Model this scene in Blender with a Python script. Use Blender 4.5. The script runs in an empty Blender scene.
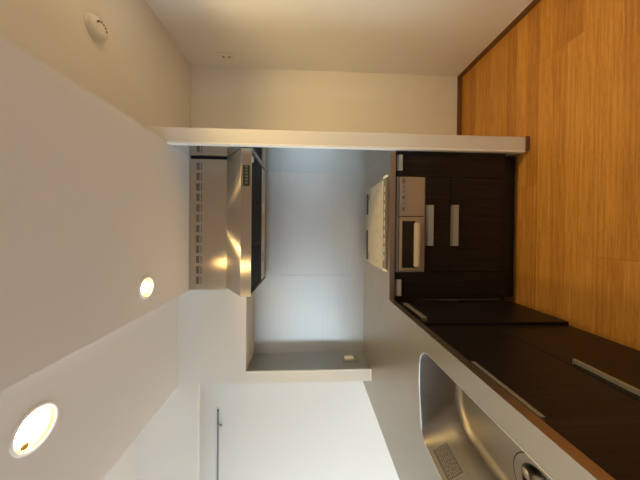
import bpy, bmesh, math, random
from mathutils import Vector, Matrix

S = bpy.context.scene
COL = S.collection

# ------------------------------------------------------------------ camera
# the phone was held on its side: the picture's left is the room's "up"
YAW, PITCH, ROLL = -0.0074, 0.0476, 0.0086
H = 1.3607
def cam_axes():
    c, s = math.cos(YAW), math.sin(YAW)
    F = Vector((s, c, 0)); R = Vector((c, -s, 0)); U = Vector((0, 0, 1))
    c, s = math.cos(PITCH), math.sin(PITCH)
    F, U = F * c - U * s, U * c + F * s
    c, s = math.cos(ROLL), math.sin(ROLL)
    R, U = R * c + U * s, U * c - R * s
    return R, U, F
R_, U_, F_ = cam_axes()
cd = bpy.data.cameras.new('camera'); cam = bpy.data.objects.new('camera', cd); COL.objects.link(cam)
lx, ly, lz = -U_, R_, -F_
cam.matrix_world = Matrix(((lx.x, ly.x, lz.x, 0), (lx.y, ly.y, lz.y, 0), (lx.z, ly.z, lz.z, H), (0, 0, 0, 1)))
cd.sensor_width = 36; cd.lens = 240.39 / 640 * 36
cd.shift_x = (320 - 317.53) / 640; cd.shift_y = (230.52 - 240) / 640
cd.clip_start = 0.02
S.camera = cam

# ------------------------------------------------------------------ light
S.view_settings.view_transform = 'Standard'; S.view_settings.look = 'None'
S.view_settings.gamma = 1; S.view_settings.use_curve_mapping = False
S.view_settings.exposure = 0.12
SKY_COL, SKY_STR = (0.66, 0.85, 1.0), 11.0
LAMP_COL = (1.0, 0.70, 0.27)
LAMP_W = 7.0
w = bpy.data.worlds.new('sky'); S.world = w; w.use_nodes = True
bg = w.node_tree.nodes['Background']; bg.inputs[1].default_value = SKY_STR
_n, _l = w.node_tree.nodes, w.node_tree.links      # bright sky above the horizon, dim garden below it
_tc = _n.new('ShaderNodeTexCoord'); _sx = _n.new('ShaderNodeSeparateXYZ'); _rp = _n.new('ShaderNodeValToRGB')
_l.new(_tc.outputs['Generated'], _sx.inputs[0]); _l.new(_sx.outputs['Z'], _rp.inputs[0]); _l.new(_rp.outputs[0], bg.inputs[0])
_rp.color_ramp.elements[0].position = 0.0; _rp.color_ramp.elements[0].color = (.46, .57, .64, 1)
_rp.color_ramp.elements[1].position = 0.08; _rp.color_ramp.elements[1].color = SKY_COL + (1,)
def portal(name, loc, sx, sy, rot):
    l = bpy.data.lights.new(name, 'AREA'); l.shape = 'RECTANGLE'; l.size = sx; l.size_y = sy
    l.cycles.is_portal = True
    o = bpy.data.objects.new(name, l); COL.objects.link(o); o.location = loc; o.rotation_euler = rot
WX0, WX1, WZ1 = -3.1, -2.4, 2.05      # garden window behind the camera
WY = -2.6
VY0, VY1 = -0.3, 2.16                    # second window in the side wall of the living room
XW = -4.4
portal('window_daylight', ((WX0 + WX1) / 2, WY, WZ1 / 2), WX1 - WX0, WZ1, (math.radians(90), 0, 0))
portal('window_daylight', (XW, (VY0 + VY1) / 2, 1.05), 2.0, VY1 - VY0, (0, math.radians(-90), 0))
S.cycles.use_denoising = True
S.cycles.max_bounces = 14; S.cycles.diffuse_bounces = 8; S.cycles.glossy_bounces = 6
S.cycles.sample_clamp_indirect = 8
S.cycles.caustics_reflective = True
S.cycles.blur_glossy = 0.5

# ------------------------------------------------------------------ materials
def mat(name, col, rough=.5, metal=0., spec=.5, **kw):
    m = bpy.data.materials.new(name); m.use_nodes = True
    b = m.node_tree.nodes['Principled BSDF']
    b.inputs['Base Color'].default_value = (*col, 1); b.inputs['Roughness'].default_value = rough
    b.inputs['Metallic'].default_value = metal; b.inputs['Specular IOR Level'].default_value = spec
    return m
def nodes(m): return m.node_tree.nodes, m.node_tree.links, m.node_tree.nodes['Principled BSDF']
def coords(m, scale, kind='Object'):
    n, l, b = nodes(m)
    tc = n.new('ShaderNodeNewGeometry'); mp = n.new('ShaderNodeMapping'); mp.inputs['Scale'].default_value = scale
    l.new(tc.outputs['Position'], mp.inputs['Vector'])
    return mp
def noise(m, scale, detail=4, s=1.0, rough=.6):
    n, l, b = nodes(m); mp = coords(m, scale); t = n.new('ShaderNodeTexNoise')
    t.inputs['Scale'].default_value = s; t.inputs['Detail'].default_value = detail; t.inputs['Roughness'].default_value = rough
    l.new(mp.outputs[0], t.inputs['Vector']); return t
def ramp(m, src, stops):
    n, l, b = nodes(m); r = n.new('ShaderNodeValToRGB')
    e = r.color_ramp.elements
    while len(e) < len(stops): e.new(.5)
    for k, (p, c) in enumerate(stops):
        e[k].position = p; e[k].color = (*c, 1) if len(c) == 3 else c
    l.new(src, r.inputs[0]); return r
def bump(m, src, strength, dist=.001):
    n, l, b = nodes(m); k = n.new('ShaderNodeBump'); k.inputs['Strength'].default_value = strength; k.inputs['Distance'].default_value = dist
    l.new(src, k.inputs['Height']); l.new(k.outputs[0], b.inputs['Normal'])

def wallpaper(name, col):
    m = mat(name, col, .85, spec=.2)
    t = noise(m, (220, 220, 220), 3); bump(m, t.outputs['Fac'], .25, .0006)
    return m
M = {}
M['wallpaper'] = wallpaper('white_wallpaper', (.76, .74, .70))
M['ceil_paper'] = wallpaper('ceiling_paper', (.74, .71, .67))
M['trim_white'] = mat('white_trim', (.93, .93, .92), .3)
M['base_brown'] = mat('brown_skirting', (.16, .075, .03), .5)

def floor_mat():
    m = mat('oak_floor', (.4, .2, .06), .38, spec=.35); n, l, b = nodes(m)
    geo = n.new('ShaderNodeNewGeometry'); sx = n.new('ShaderNodeSeparateXYZ'); l.new(geo.outputs['Position'], sx.inputs[0])
    def math_(op, a, c=None):
        k = n.new('ShaderNodeMath'); k.operation = op
        for i, v in enumerate((a, c)):
            if v is None: continue
            if isinstance(v, (int, float)): k.inputs[i].default_value = v
            else: l.new(v, k.inputs[i])
        return k.outputs[0]
    yy = math_('SUBTRACT', sx.outputs['Y'], 1.06 - 30 * .303)
    rowf = math_('DIVIDE', yy, .303); row = math_('FLOOR', rowf); rf = math_('FRACT', rowf)
    stripf = math_('DIVIDE', yy, .0757); strip = math_('FLOOR', stripf)
    xo = math_('ADD', math_('ADD', sx.outputs['X'], math_('MULTIPLY', row, .71)), 100.0)
    xb = math_('DIVIDE', math_('SUBTRACT', xo, 100 + .985 + 30 * .71 - .303 * 0), 1.818)
    board = math_('FLOOR', xb); bf = math_('FRACT', xb)
    wn = n.new('ShaderNodeTexWhiteNoise'); wn.noise_dimensions = '2D'
    cmb = n.new('ShaderNodeCombineXYZ'); l.new(strip, cmb.inputs[0]); l.new(board, cmb.inputs[1]); l.new(cmb.outputs[0], wn.inputs['Vector'])
    t1 = noise(m, (3, 95, 1), 5); t2 = noise(m, (14, 380, 1), 3); t3 = noise(m, (28, 160, 1), 2)
    mix = math_('ADD', math_('MULTIPLY', t1.outputs['Fac'], .55), math_('MULTIPLY', t2.outputs['Fac'], .3))
    mix = math_('ADD', mix, math_('MULTIPLY', wn.outputs['Value'], .15))
    r = ramp(m, mix, [(.32, (.29, .115, .018)), (.5, (.46, .205, .036)), (.68, (.62, .31, .066))])
    # pores
    pr = ramp(m, t3.outputs['Fac'], [(.30, (.72, .72, .72)), (.42, (1, 1, 1))])
    mu = n.new('ShaderNodeMixRGB'); mu.blend_type = 'MULTIPLY'; mu.inputs[0].default_value = .6
    l.new(r.outputs[0], mu.inputs[1]); l.new(pr.outputs[0], mu.inputs[2])
    # board joints
    g1 = math_('LESS_THAN', rf, .008); g2 = math_('LESS_THAN', bf, .0016)
    g = math_('MAXIMUM', g1, g2)
    mj = n.new('ShaderNodeMixRGB'); mj.inputs[2].default_value = (.20, .085, .018, 1)
    l.new(math_('MULTIPLY', g, .4), mj.inputs[0]); l.new(mu.outputs[0], mj.inputs[1]); l.new(mj.outputs[0], b.inputs['Base Color'])
    bump(m, t1.outputs['Fac'], .12, .0006)
    return m
M['floor'] = floor_mat()

def dark_wood(name, along):
    m = mat(name, (.02, .01, .006), .38, spec=.22)
    sc = (130, 130, 2.2)
    t = noise(m, sc, 5); r = ramp(m, t.outputs['Fac'], [(.3, (.0080, .0062, .0058)), (.55, (.0165, .0125, .0112)), (.75, (.036, .028, .0250))])
    n, l, b = nodes(m); l.new(r.outputs[0], b.inputs['Base Color']); bump(m, t.outputs['Fac'], .15, .0005)
    return m
M['wood'] = dark_wood('espresso_wood', 1)
M['kick'] = mat('black_kick', (.004, .003, .0025), .5)

def steel(name, col, rough, aniso=0., rot=0., stretch=None, var=.12):
    m = mat(name, col, rough, 1.0); n, l, b = nodes(m)
    if aniso:
        b.inputs['Anisotropic'].default_value = aniso; b.inputs['Anisotropic Rotation'].default_value = rot
        t = n.new('ShaderNodeTangent'); t.direction_type = 'RADIAL'; t.axis = 'Z'; l.new(t.outputs[0], b.inputs['Tangent'])
    if stretch:
        t = noise(m, stretch, 4)
        r = ramp(m, t.outputs['Fac'], [(.3, tuple(c * (1 - var) for c in col)), (.7, tuple(min(1, c * (1 + var)) for c in col))])
        l.new(r.outputs[0], b.inputs['Base Color']); bump(m, t.outputs['Fac'], .04, .0004)
    return m
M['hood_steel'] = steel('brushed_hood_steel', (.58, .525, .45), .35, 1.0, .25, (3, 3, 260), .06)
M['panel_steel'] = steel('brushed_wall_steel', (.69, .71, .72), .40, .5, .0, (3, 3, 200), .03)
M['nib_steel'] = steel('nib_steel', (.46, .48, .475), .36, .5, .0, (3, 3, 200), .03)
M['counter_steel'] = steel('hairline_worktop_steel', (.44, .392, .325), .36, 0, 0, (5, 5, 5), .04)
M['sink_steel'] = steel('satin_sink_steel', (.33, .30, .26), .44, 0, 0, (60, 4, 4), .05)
M['alu'] = mat('matt_aluminium', (.34, .325, .30), .4, .5)
M['drain_steel'] = steel('drain_steel', (.45, .42, .38), .25)
M['partition_steel'] = steel('partition_steel', (.80, .90, .97), .13, .4, .0, (3, 3, 200), .03)  # blue of the reflected daylight is tinted into the steel's base colour
M['grill_steel'] = mat('champagne_steel', (.42, .35, .26), .4, .5)
M['chrome'] = steel('polished_steel', (.75, .73, .70), .12)
M['rail_grey'] = mat('grey_rail', (.22, .22, .23), .45, .3)
M['black'] = mat('black_glass', (.01, .01, .011), .12)
M['filter'] = mat('black_filter', (.006, .0055, .005), .6, spec=.15)
M['black_matt'] = mat('black_matt', (.015, .014, .013), .6)
M['beige_glass'] = mat('beige_glass', (.50, .43, .31), .22, spec=.4)
M['ring'] = mat('burner_print', (.34, .28, .19), .25)
M['plastic'] = mat('white_plastic', (.78, .75, .68), .4)
M['plastic_ivory'] = mat('ivory_plastic', (.74, .70, .60), .4)
M['print_grey'] = mat('grey_print', (.12, .11, .10), .5)
M['lcd'] = mat('grey_lcd', (.03, .036, .026), .3, spec=.2)
M['handle_beige'] = mat('beige_handle', (.38, .32, .24), .4)
M['rim_steel'] = steel('rim_steel', (.85, .83, .79), .35)
M['strip_brown'] = mat('bronze_strip', (.26, .20, .13), .3, .6)
M['lcd_mark'] = mat('lcd_mark', (.13, .14, .11), .4)
M['label'] = mat('silver_label', (.34, .32, .29), .35, .6)
M['label_ink'] = mat('label_ink', (.13, .12, .11), .5)
M['gold_ink'] = mat('lamp_reflector', (.62, .36, .10), .35, .8)
def emit(name, col, s):
    m = mat(name, col, .5); b = m.node_tree.nodes['Principled BSDF']
    b.inputs['Emission Color'].default_value = (*col, 1); b.inputs['Emission Strength'].default_value = s
    return m
M['bulb'] = emit('lamp_bulb', (1.0, .80, .52), 26.0)
def glass():
    m = bpy.data.materials.new('window_glass'); m.use_nodes = True; n, l = m.node_tree.nodes, m.node_tree.links
    n.clear(); o = n.new('ShaderNodeOutputMaterial'); mx = n.new('ShaderNodeMixShader'); mx.inputs[0].default_value = .05
    a = n.new('ShaderNodeBsdfTransparent'); g = n.new('ShaderNodeBsdfGlossy'); g.inputs['Roughness'].default_value = .02
    l.new(a.outputs[0], mx.inputs[1]); l.new(g.outputs[0], mx.inputs[2]); l.new(mx.outputs[0], o.inputs[0]); return m
M['glass'] = glass()

# ------------------------------------------------------------------ mesh helpers
def bx(bm, x0, x1, y0, y1, z0, z1, bev=0., seg=2):
    r = bmesh.ops.create_cube(bm, size=1.0)
    vs = r['verts']
    for v in vs:
        v.co = Vector(((x0 + x1) / 2 + v.co.x * (x1 - x0), (y0 + y1) / 2 + v.co.y * (y1 - y0), (z0 + z1) / 2 + v.co.z * (z1 - z0)))
    if bev:
        es = list({e for v in vs for e in v.link_edges})
        bmesh.ops.bevel(bm, geom=es, offset=bev, segments=seg, affect='EDGES', profile=.5)
def BX(*a, **k):
    bm = bmesh.new(); bx(bm, *a, **k); return bm
def lathe(bm, prof, seg=40, center=(0, 0, 0), close=True):
    """prof: list of (r, z) turned about a vertical axis at center"""
    rings = []
    for r, z in prof:
        if r < 1e-6: rings.append([bm.verts.new((center[0], center[1], center[2] + z))])
        else: rings.append([bm.verts.new((center[0] + r * math.cos(2 * math.pi * k / seg), center[1] + r * math.sin(2 * math.pi * k / seg), center[2] + z)) for k in range(seg)])
    for a, b in zip(rings, rings[1:]):
        for k in range(seg):
            k2 = (k + 1) % seg
            if len(a) == 1 and len(b) == 1: continue
            if len(a) == 1: bm.faces.new((a[0], b[k], b[k2]))
            elif len(b) == 1: bm.faces.new((a[k], a[k2], b[0]))
            else: bm.faces.new((a[k], a[k2], b[k2], b[k]))
    return bm
def prism(bm, pts, axis, a0, a1):
    """polygon extruded along an axis; pts are the two other coordinates in order"""
    def mk(u, v, t):
        return (t, u, v) if axis == 'x' else (u, t, v) if axis == 'y' else (u, v, t)
    lo = [bm.verts.new(mk(u, v, a0)) for u, v in pts]; hi = [bm.verts.new(mk(u, v, a1)) for u, v in pts]
    fs = [bm.faces.new(lo), bm.faces.new(hi)]
    n = len(pts)
    for k in range(n): fs.append(bm.faces.new((lo[k], lo[(k + 1) % n], hi[(k + 1) % n], hi[k])))
    bmesh.ops.recalc_face_normals(bm, faces=bm.faces)
    return bm
def obj(name, bm, m, parent=None, smooth=False, bev=0., recalc=True):
    if recalc: bmesh.ops.recalc_face_normals(bm, faces=bm.faces)
    if parent is not None:
        p = parent; off = Vector((0, 0, 0))
        while p is not None: off += p.location; p = p.parent
        bmesh.ops.translate(bm, verts=bm.verts, vec=-off)
    me = bpy.data.meshes.new(name); bm.to_mesh(me); bm.free()
    if smooth:
        for f in me.polygons: f.use_smooth = True
    mm = m if isinstance(m, (list, tuple)) else [m]
    for k in mm: me.materials.append(M[k])
    o = bpy.data.objects.new(name, me); COL.objects.link(o)
    if parent is not None: o.parent = parent
    if bev:
        b = o.modifiers.new('bevel', 'BEVEL'); b.width = bev; b.segments = 2; b.limit_method = 'ANGLE'; b.angle_limit = math.radians(40)
    if smooth:
        e = o.modifiers.new('edges', 'EDGE_SPLIT'); e.split_angle = math.radians(38)
    return o
def tag(o, label, cat, group=None):
    o['label'] = label; o['category'] = cat
    if group: o['group'] = group
    return o
def thing(name, loc, label, cat, group=None):
    o = bpy.data.objects.new(name, None); COL.objects.link(o); o.location = loc; o.empty_display_size = .1
    return tag(o, label, cat, group)
def struct(name, bm, m, parent=None, **k):
    o = obj(name, bm, m, parent, **k)
    if parent is None: o['kind'] = 'structure'
    return o

# ------------------------------------------------------------------ key dimensions (metres)
XR, XR2 = .4926, .5726            # right partition
YST = 1.415                       # its free end
YB = 2.09                         # alcove back wall
YS = 1.8105                       # front of the left nib wall / lintel
XS, XS2 = -1.0796, -1.1616        # left nib wall
XC1 = -.435                       # left edge of lowered ceiling
ZC, ZC2, ZC3, ZCL = 2.159, 2.300, 2.332, 2.591
XE, YE = 1.352, 2.066             # hall corner
ZL = 2.148                        # lintel underside
YD = 2.204                        # wall inside the recess
XL2 = -1.1763
XW = -4.4                         # far side wall of living room
CT = .85                          # worktop height
XF, YFC = -.433, 1.4433           # worktop edges
XFAR = -1.3402

# ------------------------------------------------------------------ the setting
struct('floor', BX(XW - .1, XE + .1, WY - .2, 2.35, -.12, 0), 'floor')
struct('wall_alcove', BX(XS2, XR, YB, YB + .114, 0, ZCL + .06), 'wallpaper')
bm = BX(XR + .0, XR2, YST, YE, 0, ZC3)
struct('wall_partition', bm, 'wallpaper')
struct('wall_hall', BX(XR, XE, YE, YE + .138, 0, ZCL + .06), 'wallpaper')
struct('wall_right', BX(XE, XE + .1, WY, YE + .138, 0, ZCL + .06), 'wallpaper')
bm = BX(XS2, XS, YS, YB, CT, 1.8016)
struct('wall_nib', bm, 'wallpaper')
struct('wall_bulkhead', BX(XS2, -.432, YS, YB, 1.8016, ZCL + .06), 'wallpaper')
struct('wall_lintel', BX(XW, XS2, YS, YS + .03, ZL, ZCL), 'wallpaper')
struct('wall_recess', BX(XW, XS2, YD, YD + .1, 0, ZCL), 'wallpaper')
bm = bmesh.new()
bx(bm, XW - .1, XW, WY, VY0, 0, ZCL + .06); bx(bm, XW - .1, XW, VY1, YD + .1, 0, ZCL + .06); bx(bm, XW - .1, XW, VY0, VY1, 0, .05); bx(bm, XW - .1, XW, VY0, VY1, 2.05, ZCL + .06)
struct('wall_left', bm, 'wallpaper')
struct('wall_peninsula', BX(XFAR + .02, XFAR + .05, -.43, 2.07, 0, CT - .034), 'wallpaper')
# wall behind with the garden window
bm = bmesh.new()
bx(bm, XW - .1, WX0, WY - .14, WY, 0, ZCL + .06); bx(bm, WX1, XE + .1, WY - .14, WY, 0, ZCL + .06); bx(bm, WX0, WX1, WY - .14, WY, WZ1, ZCL + .06)
struct('wall_garden', bm, 'wallpaper')
bm = bmesh.new()
for x in (WX0 + .025, (WX0 + WX1) / 2, WX1 - .025): bx(bm, x - .025, x + .025, WY - .10, WY - .04, .03, WZ1)
bx(bm, WX0, WX1, WY - .10, WY - .04, 0, .04); bx(bm, WX0, WX1, WY - .10, WY - .04, WZ1 - .04, WZ1)
wf = struct('window_1', bm, 'alu')
obj('window_pane', BX(WX0 + .05, WX1 - .05, WY - .072, WY - .066, .04, WZ1 - .04), 'glass', wf)
bm = bmesh.new()
for y in (VY0 + .025, (VY0 + VY1) / 2, VY1 - .025): bx(bm, XW - .08, XW - .03, y - .025, y + .025, .08, 2.02)
bx(bm, XW - .08, XW - .03, VY0, VY1, .05, .09); bx(bm, XW - .08, XW - .03, VY0, VY1, 2.01, 2.05)
wf = struct('window_2', bm, 'alu')
obj('window_pane', BX(XW - .058, XW - .052, VY0 + .05, VY1 - .05, .09, 2.01), 'glass', wf)
# ceilings
def holed(x0, x1, y0, y1, z0, z1, c, r):
    bm = bmesh.new()
    o_ = [bm.verts.new((x, y, z0)) for x, y in ((x0, y0), (x1, y0), (x1, y1), (x0, y1))]
    i_ = [bm.verts.new((c[0] + r * math.cos(2 * math.pi * k / 48), c[1] + r * math.sin(2 * math.pi * k / 48), z0)) for k in range(48)]
    es = [bm.edges.new((v[k], v[(k + 1) % len(v)])) for v in (o_, i_) for k in range(len(v))]
    bmesh.ops.triangle_fill(bm, edges=es, use_beauty=True)
    for f in list(bm.faces):
        if all(v in i_ for v in f.verts): bm.faces.remove(f)
    q = bmesh.ops.extrude_face_region(bm, geom=list(bm.faces))
    bmesh.ops.translate(bm, verts=[v for v in q['geom'] if isinstance(v, bmesh.types.BMVert)], vec=(0, 0, z1 - z0))
    return bm
DL1, DL2 = (-.303, 1.247, ZC), (-.706, .882, ZC2)
struct('ceiling', holed(XC1, XR, WY, YB, ZC, ZCL + .06, DL1, .047), 'ceil_paper')
struct('ceiling_side', holed(XL2, XC1, WY, YS, ZC2, ZCL + .06, DL2, .068), 'ceil_paper')
struct('ceiling_living', BX(XW, XL2, WY, YS, ZCL, ZCL + .06), 'ceil_paper')
struct('ceiling_recess', BX(XW, XS2, YS, YD, ZCL, ZCL + .06), 'ceil_paper')
struct('ceiling_hall', BX(XR, XE, WY, YE, ZC3, ZCL + .06), 'ceil_paper')
# skirting and corner trims
struct('baseboard_right', BX(XE - .007, XE, WY, YE - .007, 0, .041), 'base_brown')
struct('baseboard_hall', BX(XR2, XE, YE - .007, YE, 0, .041), 'base_brown')
bm = BX(XR - .004, XR2 + .004, YST - .007, YST, 0, .024)
struct('baseboard_partition', bm, 'base_brown')
bm = BX(XR - .012, XR, YST - .001, YST + .03, .024, ZC, bev=.002)
struct('trim_1', bm, 'trim_white')
bm = bmesh.new(); bx(bm, XS, XS + .006, YS - .001, YS + .012, CT + .001, 1.8016); bx(bm, XS2, XS, YS - .002, YS, CT + .001, CT + .010)
struct('trim_2', bm, 'trim_white')

# ------------------------------------------------------------------ wall cladding
G = 'steel wall panels of the cooking alcove'
t = obj('wall_panel', BX(-.4015, XR - .012, YB - .005, YB - .001, CT, 1.93), 'panel_steel'); tag(t, 'large bright steel splash panel on the back wall behind the cooktop', 'wall panel', G)
t = obj('wall_panel', BX(XS + .005, -.4045, YB - .005, YB - .001, CT, 1.8), 'panel_steel'); tag(t, 'narrower steel splash panel on the back wall in the left corner', 'wall panel', G)
t = obj('wall_panel', BX(XR - .012, XR - .001, YST + .031, YB - .001, CT - .03, ZC - .001), 'partition_steel'); tag(t, 'steel panel tinted blue like reflected daylight on the partition beside the cooktop and hood', 'wall panel', G)
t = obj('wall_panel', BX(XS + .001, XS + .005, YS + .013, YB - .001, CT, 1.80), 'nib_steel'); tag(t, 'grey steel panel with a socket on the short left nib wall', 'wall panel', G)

# ------------------------------------------------------------------ worktop
def loop_verts(bm, pts, z): return [bm.verts.new((x, y, z)) for x, y in pts]
def round_poly(corners, seg=8):
    """corners: (x, y, radius)"""
    out = []; n = len(corners)
    for i in range(n):
        p = Vector(corners[i][:2]); a = (Vector(corners[i - 1][:2]) - p).normalized(); b = (Vector(corners[(i + 1) % n][:2]) - p).normalized()
        r = corners[i][2]; ang = a.angle(b); d = r / math.tan(ang / 2)
        p0, p1 = p + a * d, p + b * d; c = p + (a + b).normalized() * (r / math.sin(ang / 2))
        v0, v1 = p0 - c, p1 - c; tot = v0.angle_signed(v1)
        for k in range(seg + 1):
            th = -tot * k / seg
            cs, sn = math.cos(th), math.sin(th)
            out.append((c.x + v0.x * cs - v0.y * sn, c.y + v0.x * sn + v0.y * cs))
    return out
RIM = [(-.521, 1.047, .080), (-.70, 1.048, .5), (-.905, 1.018, .055), (-.942, .80, .3), (-.948, .52, .3), (-.915, .315, .035), (-.70, .292, .4), (-.509, .292, .055)]
BOT = [(-.534, 1.030, .075), (-.70, 1.031, .5), (-.842, 1.022, .13), (-.858, .80, .3), (-.860, .52, .3), (-.842, .335, .05), (-.70, .312, .4), (-.526, .312, .05)]
rim, bot = round_poly(RIM), round_poly(BOT)
L = [(XFAR, -.45), (XF, -.45), (XF, YFC), (XR - .0125, YFC), (XR - .0125, YB - .006), (XFAR, YB - .006)]
bm = bmesh.new()
ov, iv = loop_verts(bm, L, CT), loop_verts(bm, rim, CT)
es = []
for vs in (ov, iv):
    for k in range(len(vs)): es.append(bm.edges.new((vs[k], vs[(k + 1) % len(vs)])))
bmesh.ops.triangle_fill(bm, edges=es, use_beauty=True, use_dissolve=False)
bad = []
for f in bm.faces:
    c = f.calc_center_median()
    if c.x > XF and c.y < YFC: bad.append(f)
bmesh.ops.delete(bm, geom=bad, context='FACES')
r = bmesh.ops.extrude_face_region(bm, geom=list(bm.faces))
bmesh.ops.translate(bm, verts=[v for v in r['geom'] if isinstance(v, bmesh.types.BMVert)], vec=(0, 0, -.032))
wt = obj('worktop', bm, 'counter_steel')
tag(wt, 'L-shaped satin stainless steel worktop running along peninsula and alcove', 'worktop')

# ------------------------------------------------------------------ sink
sk = thing('sink', (-.72, .67, .66), 'stainless steel sink bowl let into the peninsula worktop', 'sink')
def loft(bm, loops, cap=True):
    vv = [[bm.verts.new(p) for p in lp] for lp in loops]; n = len(vv[0])
    for a, b in zip(vv, vv[1:]):
        for k in range(n): bm.faces.new((a[k], a[(k + 1) % n], b[(k + 1) % n], b[k]))
    return vv
def lerp(a, b, t): return [(p[0] + (q[0] - p[0]) * t, p[1] + (q[1] - p[1]) * t) for p, q in zip(a, b)]
ZB = .675
cen = (-.69, .67)
def shrink(lp, d):
    out = []
    n = len(lp)
    for k in range(n):
        p = Vector(lp[k]); a = Vector(lp[k - 1]); c = Vector(lp[(k + 1) % n]); tng = (c - a)
        if tng.length < 1e-9: out.append(tuple(p)); continue
        tng.normalize(); nn = Vector((-tng.y, tng.x))
        if nn.dot(Vector(cen) - p) < 0: nn = -nn
        out.append(tuple(p + nn * d))
    return out
loops = []
up = shrink(rim, -.003)
rim_in = shrink(rim, .002)
ZT = CT - .003
loops.append([(x, y, ZT) for x, y in rim_in])
FR = .030
for k, tt in enumerate((.0, .25, .5, .75, 1)):
    z = ZT + (ZB + FR - ZT) * tt
    if k: loops.append([(x, y, z) for x, y in lerp(rim_in, bot, tt)])
for k in range(1, 7):
    a = k / 6 * math.pi / 2
    loops.append([(x, y, ZB + FR - FR * math.sin(a)) for x, y in shrink(bot, FR * (1 - math.cos(a)))])
bm = bmesh.new(); vv = loft(bm, loops)
# flat bottom with a round drain opening
DC = (-.762, .662); DR = .087
hole = [(DC[0] + DR * math.cos(2 * math.pi * k / 40), DC[1] + DR * math.sin(2 * math.pi * k / 40)) for k in range(40)]
hv = loop_verts(bm, hole, ZB - .002)
es = [bm.edges.new((hv[k], hv[(k + 1) % 40])) for k in range(40)]
last = vv[-1]
es += [bm.edges.get((last[k], last[(k + 1) % len(last)])) for k in range(len(last))]
bmesh.ops.triangle_fill(bm, edges=es, use_beauty=True)
for f in list(bm.faces):
    c = f.calc_center_median()
    if (Vector((c.x, c.y)) - Vector(DC)).length < DR * .85 and len(f.verts) == 3 and all(v in hv for v in f.verts): bm.faces.remove(f)
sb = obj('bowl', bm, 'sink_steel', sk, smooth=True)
bm = bmesh.new(); loft(bm, [[(x, y, CT + .0008) for x, y in shrink(rim, -.0015)], [(x, y, CT + .0012) for x, y in shrink(rim, .0005)], [(x, y, CT - .006) for x, y in shrink(rim, .0022)]])
obj('rim_edge', bm, 'rim_steel', sk, smooth=True)
bm = bmesh.new(); lathe(bm, [(.087, -.002), (.085, .0004), (.063, -.0005), (.060, -.004), (.060, -.03), (0, -.03)], 48, (*DC, ZB))
dr = obj('drain', bm, 'sink_steel', sk, smooth=True)
bm = bmesh.new(); lathe(bm, [(.0885, .0002), (.0885, .0010), (.0865, .0010), (.0865, .0002)], 48, (*DC, ZB))
obj('drain_seal', bm, 'black_matt', dr)
bm = bmesh.new(); lathe(bm, [(.0598, -.029), (.0598, -.002), (.0575, -.002), (.0575, -.029)], 48, (*DC, ZB))
obj('drain_gasket', bm, 'black_matt', dr)
bm = bmesh.new(); lathe(bm, [(0, .0015), (.030, .001), (.040, -.001), (.043, -.006), (.040, -.012), (0, -.012)], 48, (DC[0] + .004, DC[1] - .012, ZB))
obj('drain_cover', bm, 'sink_steel', dr, smooth=True)
bm = bmesh.new(); lathe(bm, [(0, .009), (.008, .0085), (.0145, .005), (.0165, -.001), (.0165, -.012), (0, -.012)], 32, (-.748, .7035, ZB))
obj('drain_knob', bm, 'sink_steel', dr, smooth=True)
# sticker on the living-room side of the bowl
def wall_x(y, z):   # inner face of that side
    lp = lerp(rim_in, bot, (ZT - z) / (ZT - (ZB + FR)))
    for p, q in zip(lp, lp[1:] + lp[:1]):
        if p[0] < -.8 and q[0] < -.8 and (p[1] - y) * (q[1] - y) <= 0 and p[1] != q[1]:
            return p[0] + (q[0] - p[0]) * (y - p[1]) / (q[1] - p[1])
def sticker(bm, y0, y1, z0, z1, off):
    n = 6; rows = []
    for z in (z0, z1):
        rows.append([bm.verts.new((wall_x(y0 + (y1 - y0) * k / n, z) + off, y0 + (y1 - y0) * k / n, z)) for k in range(n + 1)])
    fs = [bm.faces.new((rows[0][k], rows[0][k + 1], rows[1][k + 1], rows[1][k])) for k in range(n)]
    r = bmesh.ops.extrude_face_region(bm, geom=fs)
    bmesh.ops.translate(bm, verts=[v for v in r['geom'] if isinstance(v, bmesh.types.BMVert)], vec=(.0005, 0, .0002))
bm = bmesh.new(); sticker(bm, .845, .962, .770, .838, .0008); lb = obj('sticker', bm, 'label', sk)
lb['label'] = 'silver printed sticker'
bm = bmesh.new(); rnd = random.Random(3)
sticker(bm, .850, .957, .775, .833, .0014)
obj('sticker_print', bm, 'label_ink', lb)
bm = bmesh.new()
for k in range(7):
    z = .781 + k * .0068; y = .854
    while y < .955:
        l_ = rnd.uniform(.006, .02); sticker(bm, y, min(y + l_, .958), z, z + .0030, .0020); y += l_ + .004
obj('sticker_text', bm, 'label', lb)

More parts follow.
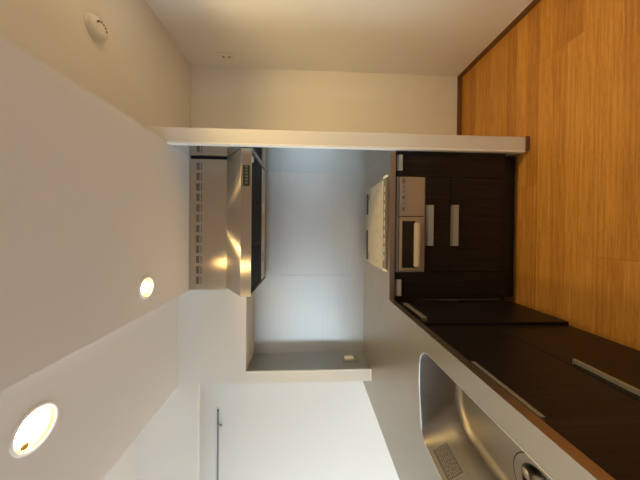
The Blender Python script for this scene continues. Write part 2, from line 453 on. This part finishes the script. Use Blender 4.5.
# ------------------------------------------------------------------ cooktop
ck = thing('cooktop', (.03, 1.73, CT), 'two-ring induction cooktop with beige glass on the steel worktop', 'cooktop')
CX0, CX1, CY0, CY1 = -.268, .325, 1.545, 1.985
obj('frame', BX(CX0 - .005, CX1 + .005, CY0 - .004, CY1 + .004, CT, CT + .004, bev=.001), 'alu', ck)
obj('glass_top', BX(CX0, CX1, CY0, CY1 - .0, CT + .004, CT + .0065, bev=.0008), 'beige_glass', ck)
for cx, r in ((.178, .100), (-.12, .110)):
    bm = bmesh.new()
    lathe(bm, [(r, 0), (r, .0004), (r - .004, .0004), (r - .004, 0)], 56, (cx, 1.69, CT + .0066))
    lathe(bm, [(.012, 0), (.012, .0004), (.009, .0004), (.009, 0)], 24, (cx, 1.69, CT + .0066))
    obj('burner_ring', bm, 'ring', ck)
for x0, x1 in ((.12, .285), (-.245, -.01)):
    bm = bmesh.new(); bx(bm, x0, x1, 1.938, 1.972, CT + .0065, CT + .0125, bev=.001)
    vg = obj('vent_grille', bm, 'black_matt', ck)
    bm = bmesh.new()
    k = x0 + .008
    while k < x1 - .008: bx(bm, k, k + .003, 1.942, 1.968, CT + .0125, CT + .0135); k += .010
    obj('vent_bar', bm, 'rail_grey', vg)['kind'] = 'stuff'
for x0, x1 in ((.235, .300), (-.240, -.185)):
    obj('touch_mark', BX(x0, x1, 1.875, 1.915, CT + .0066, CT + .0071), 'ring', ck)
cs = obj('control_strip', BX(-.262, .338, 1.485, 1.541, CT, CT + .010, bev=.003), 'strip_brown', ck)
bm = bmesh.new()
bx(bm, -.25, .326, 1.531, 1.539, CT + .0101, CT + .0108); obj('control_glass', bm, 'black', cs)
for k in range(9):
    x = -.20 + k * .055
    obj('button', BX(x, x + .034, 1.512, 1.526, CT + .0101, CT + .0112, bev=.0004), 'plastic_ivory', cs)
for x in (-.259, .335): obj('end_cap', BX(x - .007, x + .007, 1.482, 1.545, CT, CT + .013, bev=.002), 'plastic', cs)

# ------------------------------------------------------------------ cabinets
FY = 1.455          # face of the alcove fronts
def bar_handle(parent, x0, x1, z0, z1, y):
    """flat aluminium pull on a front that faces the camera"""
    bm = bmesh.new()
    prism(bm, [(y, z0), (y - .016, z0), (y - .019, z0 + .003), (y - .013, z1 - .008), (y - .010, z1 - .008), (y - .014, z0 + .006), (y, z0 + .006)], 'x', x0, x1)
    for x in (x0, x1 - .003): bx(bm, x, x + .003, y - .013, y, z0 + .001, z1)
    bx(bm, x0, x1, y - .002, y, z0, z1)
    obj('handle', bm, 'alu', parent)
cb = thing('base_cabinet', (.03, 1.7, 0), 'dark wooden drawer cabinet with two long pulls beneath the fish grill', 'cabinet')
obj('carcass', BX(-.262, .327, FY + .021, YB - .006, .131, .615), 'wood', cb)
obj('toe_kick', BX(-.262, .327, FY + .056, FY + .072, 0, .13), 'kick', cb)
d = obj('drawer', BX(-.2605, .3255, FY, FY + .02, .4655, .624, bev=.0012), 'wood', cb); bar_handle(d, -.098, .152, .579, .622, FY)
d = obj('drawer', BX(-.2605, .3255, FY, FY + .02, .135, .4625, bev=.0012), 'wood', cb); bar_handle(d, -.098, .154, .421, .463, FY)
cb = thing('pullout_cabinet', (.405, 1.7, 0), 'narrow dark wooden pull-out unit against the partition, right of the grill', 'cabinet', None)
obj('carcass', BX(.3285, .479, FY + .021, YB - .006, .131, .816), 'wood', cb)
obj('toe_kick', BX(.3285, .479, FY + .056, FY + .072, 0, .13), 'kick', cb)
d = obj('front', BX(.3285, .479, FY, FY + .02, .118, .806, bev=.0012), 'wood', cb); bar_handle(d, .360, .455, .776, .808, FY)
cb = thing('pullout_cabinet', (-.35, 1.7, 0), 'narrow dark wooden pull-out unit in the inner corner, left of the grill', 'cabinet', None)
obj('carcass', BX(-.434, -.2635, FY + .021, YB - .006, .131, .816), 'wood', cb)
obj('toe_kick', BX(-.434, -.2635, FY + .056, FY + .072, 0, .13), 'kick', cb)
d = obj('front', BX(-.434, -.2635, FY, FY + .02, .135, .806, bev=.0012), 'wood', cb); bar_handle(d, -.405, -.308, .776, .808, FY)

obj('edge_strip', BX(-.4355, -.4335, FY - .003, FY + .02, .14, .62), 'rail_grey', cb)
# fish grill in the cabinet front
gr = thing('fish_grill', (.03, 1.6, .63), 'champagne metal fish grill unit with control panel in the cabinet front', 'grill')
obj('housing', BX(-.262, .327, FY + .012, 1.92, .627, .816), 'black_matt', gr)
obj('top_trim', BX(-.262, .326, FY - .002, FY + .012, .794, .806, bev=.001), 'alu', gr)
obj('side_trim', BX(-.262, -.254, FY - .002, FY + .012, .627, .793, bev=.001), 'alu', gr)
obj('bottom_trim', BX(-.2535, .326, FY - .002, FY + .012, .627, .633, bev=.001), 'alu', gr)
cp = obj('control_panel', BX(.083, .324, FY - .006, FY + .012, .634, .788, bev=.002), 'grill_steel', gr)
obj('button_strip', BX(.086, .321, FY - .0075, FY - .006, .748, .786, bev=.0004), 'alu', cp)
for x, wd, hh in ((.298, .030, .012), (.260, .010, .010), (.232, .016, .006), (.196, .016, .016), (.16, .010, .006), (.125, .024, .012)):
    obj('button', BX(x - wd / 2, x + wd / 2, FY - .009, FY - .0075, .767 - hh / 2, .767 + hh / 2, bev=.0004), 'print_grey', cp)
gd = obj('grill_door', BX(-.252, .078, FY - .008, FY + .012, .634, .788, bev=.002), 'grill_steel', gr)
obj('door_window', BX(-.235, .052, FY - .0095, FY - .008, .690, .772, bev=.0005), 'black', gd)
bm = bmesh.new()
prism(bm, [(FY - .0095, .700), (FY - .024, .696), (FY - .034, .684), (FY - .036, .672), (FY - .031, .670), (FY - .026, .682), (FY - .0095, .686)], 'x', -.226, .040)
obj('grill_handle', bm, 'handle_beige', gd, bev=.002)

# peninsula fronts: they face the walkway (+X)
def side_handle(parent, y0, y1, z0, z1, x):
    bm = bmesh.new()
    bx(bm, x + .013, x + .017, y0, y1, z0, z1, bev=.001)
    bx(bm, x, x + .015, y0, y1, z0, z0 + .004, bev=.0005)
    for y in (y0, y1 - .003): bx(bm, x, x + .014, y, y + .003, z0, z1 - .002)
    obj('handle', bm, 'alu', parent)
PX = -.462
cb = thing('corner_cabinet', (-.75, 1.28, 0), 'dark wooden corner unit whose front stands slightly proud, beside the sink unit', 'cabinet')
obj('carcass', BX(XFAR + .055, PX - .021, 1.128, 1.452, .10, .816), 'wood', cb)
obj('toe_kick', BX(PX - .07, PX - .05, 1.128, 1.452, 0, .10), 'kick', cb)
d = obj('front', BX(PX - .008, -.448, 1.124, 1.452, .060, .795, bev=.0012), 'wood', cb); side_handle(d, 1.150, 1.385, .762, .789, -.448)
cb = thing('sink_cabinet', (-.75, .7, 0), 'long dark wooden drawer unit under the sink with two aluminium edge pulls', 'cabinet')
obj('carcass', BX(XFAR + .055, PX - .021, -.43, 1.126, .10, .60), 'wood', cb)
obj('toe_kick', BX(PX - .05, PX - .03, -.43, 1.126, 0, .06), 'kick', cb)
d = obj('drawer', BX(PX - .02, PX, .232, 1.121, .4485, .800, bev=.0012), 'wood', cb); side_handle(d, .545, .787, .784, .797, PX)
d = obj('drawer', BX(PX - .02, PX, .232, 1.121, .066, .4455, bev=.0012), 'wood', cb); side_handle(d, .545, .792, .418, .430, PX)
d = obj('drawer', BX(PX - .02, PX, -.43, .229, .066, .800, bev=.0012), 'wood', cb)

# ------------------------------------------------------------------ range hood
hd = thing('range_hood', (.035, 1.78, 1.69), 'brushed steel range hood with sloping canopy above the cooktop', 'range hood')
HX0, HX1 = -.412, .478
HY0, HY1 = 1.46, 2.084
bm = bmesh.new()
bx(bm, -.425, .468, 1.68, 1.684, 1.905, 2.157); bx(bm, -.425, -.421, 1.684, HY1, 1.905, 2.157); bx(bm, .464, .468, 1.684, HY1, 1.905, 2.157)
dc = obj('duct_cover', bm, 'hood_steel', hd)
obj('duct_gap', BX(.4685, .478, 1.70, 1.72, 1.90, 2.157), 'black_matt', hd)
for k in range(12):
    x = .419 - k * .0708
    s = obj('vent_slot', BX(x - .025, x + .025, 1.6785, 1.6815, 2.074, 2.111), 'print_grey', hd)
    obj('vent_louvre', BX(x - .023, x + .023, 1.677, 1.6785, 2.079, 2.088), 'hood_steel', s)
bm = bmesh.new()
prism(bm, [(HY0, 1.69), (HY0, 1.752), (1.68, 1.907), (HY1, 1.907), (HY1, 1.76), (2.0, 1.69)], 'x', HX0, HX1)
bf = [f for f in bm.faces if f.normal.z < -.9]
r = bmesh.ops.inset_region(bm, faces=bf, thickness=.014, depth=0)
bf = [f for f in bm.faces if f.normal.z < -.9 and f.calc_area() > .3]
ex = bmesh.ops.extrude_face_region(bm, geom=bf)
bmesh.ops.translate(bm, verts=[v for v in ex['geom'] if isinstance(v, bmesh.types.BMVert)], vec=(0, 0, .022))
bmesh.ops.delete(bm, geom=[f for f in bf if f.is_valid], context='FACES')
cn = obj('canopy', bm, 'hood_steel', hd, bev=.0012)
# underside: black filter trays, then a steel strip with two marks
for k in range(3):
    a, b_ = HX0 + .018 + k * .285, HX0 + .018 + k * .285 + .281
    obj('filter', BX(a, b_, HY0 + .018, 1.832, 1.698, 1.711, bev=.003), 'filter', hd)
us = obj('underside_plate', BX(HX0 + .015, HX1 - .015, 1.836, 1.984, 1.696, 1.711, bev=.002), 'hood_steel', hd)
obj('lamp_cover', BX(.11, .20, 1.866, 1.893, 1.6935, 1.696, bev=.001), 'plastic', us)
obj('lamp_cover', BX(-.26, -.19, 1.866, 1.893, 1.6935, 1.696, bev=.001), 'alu', us)
bm = bmesh.new(); lathe(bm, [(.02, 0), (.02, -.006), (.017, -.008), (0, -.008)], 24, (.425, 1.505, 1.698)); obj('filter_knob', bm, 'plastic', hd, smooth=True)
cp = obj('control_panel', BX(.252, .378, HY0 - .002, HY0, 1.701, 1.740, bev=.0006), 'lcd', hd)
for k in range(6):
    x = .266 + k * .0195
    obj('button', BX(x, x + .011, HY0 - .003, HY0 - .002, 1.712, 1.727), 'lcd_mark', cp)

# ------------------------------------------------------------------ small fittings
sw = thing('wall_socket', (XS + .005, 1.965, .985), 'white socket plate on the grey steel panel of the nib wall', 'socket')
x = XS + .005
obj('plate', BX(x, x + .005, 1.925, 2.005, .925, 1.055, bev=.0015), 'alu', sw)
obj('socket_block', BX(x + .005, x + .013, 1.950, 1.995, .960, 1.035, bev=.002), 'plastic', sw)

pr = thing('picture_rail', (-2.6, YD, 2.13), 'thin grey picture rail with a hook at the top of the white recess wall', 'rail')
bm = bmesh.new(); bx(bm, -3.6, -1.655, YD - .010, YD, 2.135, 2.1475, bev=.001); obj('rail', bm, 'rail_grey', pr)
bm = bmesh.new(); bx(bm, -1.785, -1.768, YD - .016, YD - .010, 2.10, 2.146, bev=.001); bx(bm, -1.785, -1.768, YD - .028, YD - .016, 2.10, 2.106, bev=.001); obj('hook', bm, 'alu', pr)
obj('end_cap', BX(-1.655, -1.645, YD - .012, YD, 2.132, 2.148, bev=.001), 'print_grey', pr)

sd = thing('smoke_detector', (.905, 1.150, ZC3), 'round white smoke detector on the hall ceiling', 'smoke detector')
bm = bmesh.new(); lathe(bm, [(0, 0), (.052, 0), (.052, -.006), (.049, -.010), (0, -.010)], 40, (.905, 1.150, ZC3)); obj('base_ring', bm, 'plastic_ivory', sd, smooth=True)
bm = bmesh.new(); lathe(bm, [(.046, -.010), (.044, -.022), (.036, -.030), (.018, -.033), (0, -.033)], 40, (.905, 1.150, ZC3)); dm = obj('dome', bm, 'plastic_ivory', sd, smooth=True)
for k in range(6):
    a = math.radians(-60 + k * 28)
    cx, cy = .905 + .026 * math.cos(a), 1.150 + .026 * math.sin(a)
    bm = bmesh.new(); lathe(bm, [(0, -.0330), (.0042, -.0330), (.0042, -.0350), (0, -.0350)], 12, (cx, cy, ZC3 + .001)); obj('sensor_hole', bm, 'print_grey', dm)

pl = thing('outlet_plate', (XE, 1.955, 2.01), 'small beige outlet plate high on the hall wall near the corner', 'outlet')
obj('plate', BX(XE - .008, XE, 1.895, 1.972, 1.945, 2.070, bev=.002), 'plastic_ivory', pl)
for z in (2.02, 1.975): obj('socket_hole', BX(XE - .0095, XE - .008, 1.925, 1.94, z - .006, z + .006), 'print_grey', pl)

def downlight(loc, r, depth, bs, label):
    d = thing('downlight', loc, label, 'ceiling light', 'recessed ceiling downlights')
    bm = bmesh.new(); lathe(bm, [(r - .002, .002), (r - .001, -.003), (r + .004, -.005), (r + .010, -.003), (r + .011, 0)], 48, loc)
    obj('trim_ring', bm, 'trim_white', d, smooth=True)
    bm = bmesh.new(); lathe(bm, [(r - .002, .002), (r * .93, depth * .6), (r * .80, depth + .012), (0, depth + .014)], 48, loc)
    obj('reflector', bm, 'gold_ink', d, smooth=True)
    bm = bmesh.new(); lathe(bm, [(r * bs, depth + .008), (r * bs * .95, depth + .001), (r * bs * .64, depth - .006), (0, depth - .010)], 48, loc)
    obj('lamp', bm, 'bulb', d, smooth=True)
    return d
downlight(DL1, .047, .032, .72, 'smaller lit downlight in the lowered kitchen ceiling near the hood')
dl = downlight(DL2, .066, .004, .80, 'larger lit downlight in the side ceiling above the sink')
bm = bmesh.new(); lathe(bm, [(0, -.014), (.010, -.012), (.012, -.006), (.006, -.004)], 20, (-.735, .842, ZC2)); obj('bulb_tip', bm, 'gold_ink', dl, smooth=True)

def spot(name, loc, power, size, angle=150, blend=.8):
    l = bpy.data.lights.new(name, 'SPOT'); l.energy = power; l.color = LAMP_COL; l.shadow_soft_size = size
    l.spot_size = math.radians(angle); l.spot_blend = blend
    o = bpy.data.objects.new(name, l); COL.objects.link(o); o.location = loc
spot('downlight_beam', (-.303, 1.247, ZC - .006), 13, .035)
spot('downlight_beam', (-.706, .882, ZC2 - .02), 16, .055)
spot('hall_downlight_beam', (1.03, .86, ZC3 - .012), 70, .05, 150)
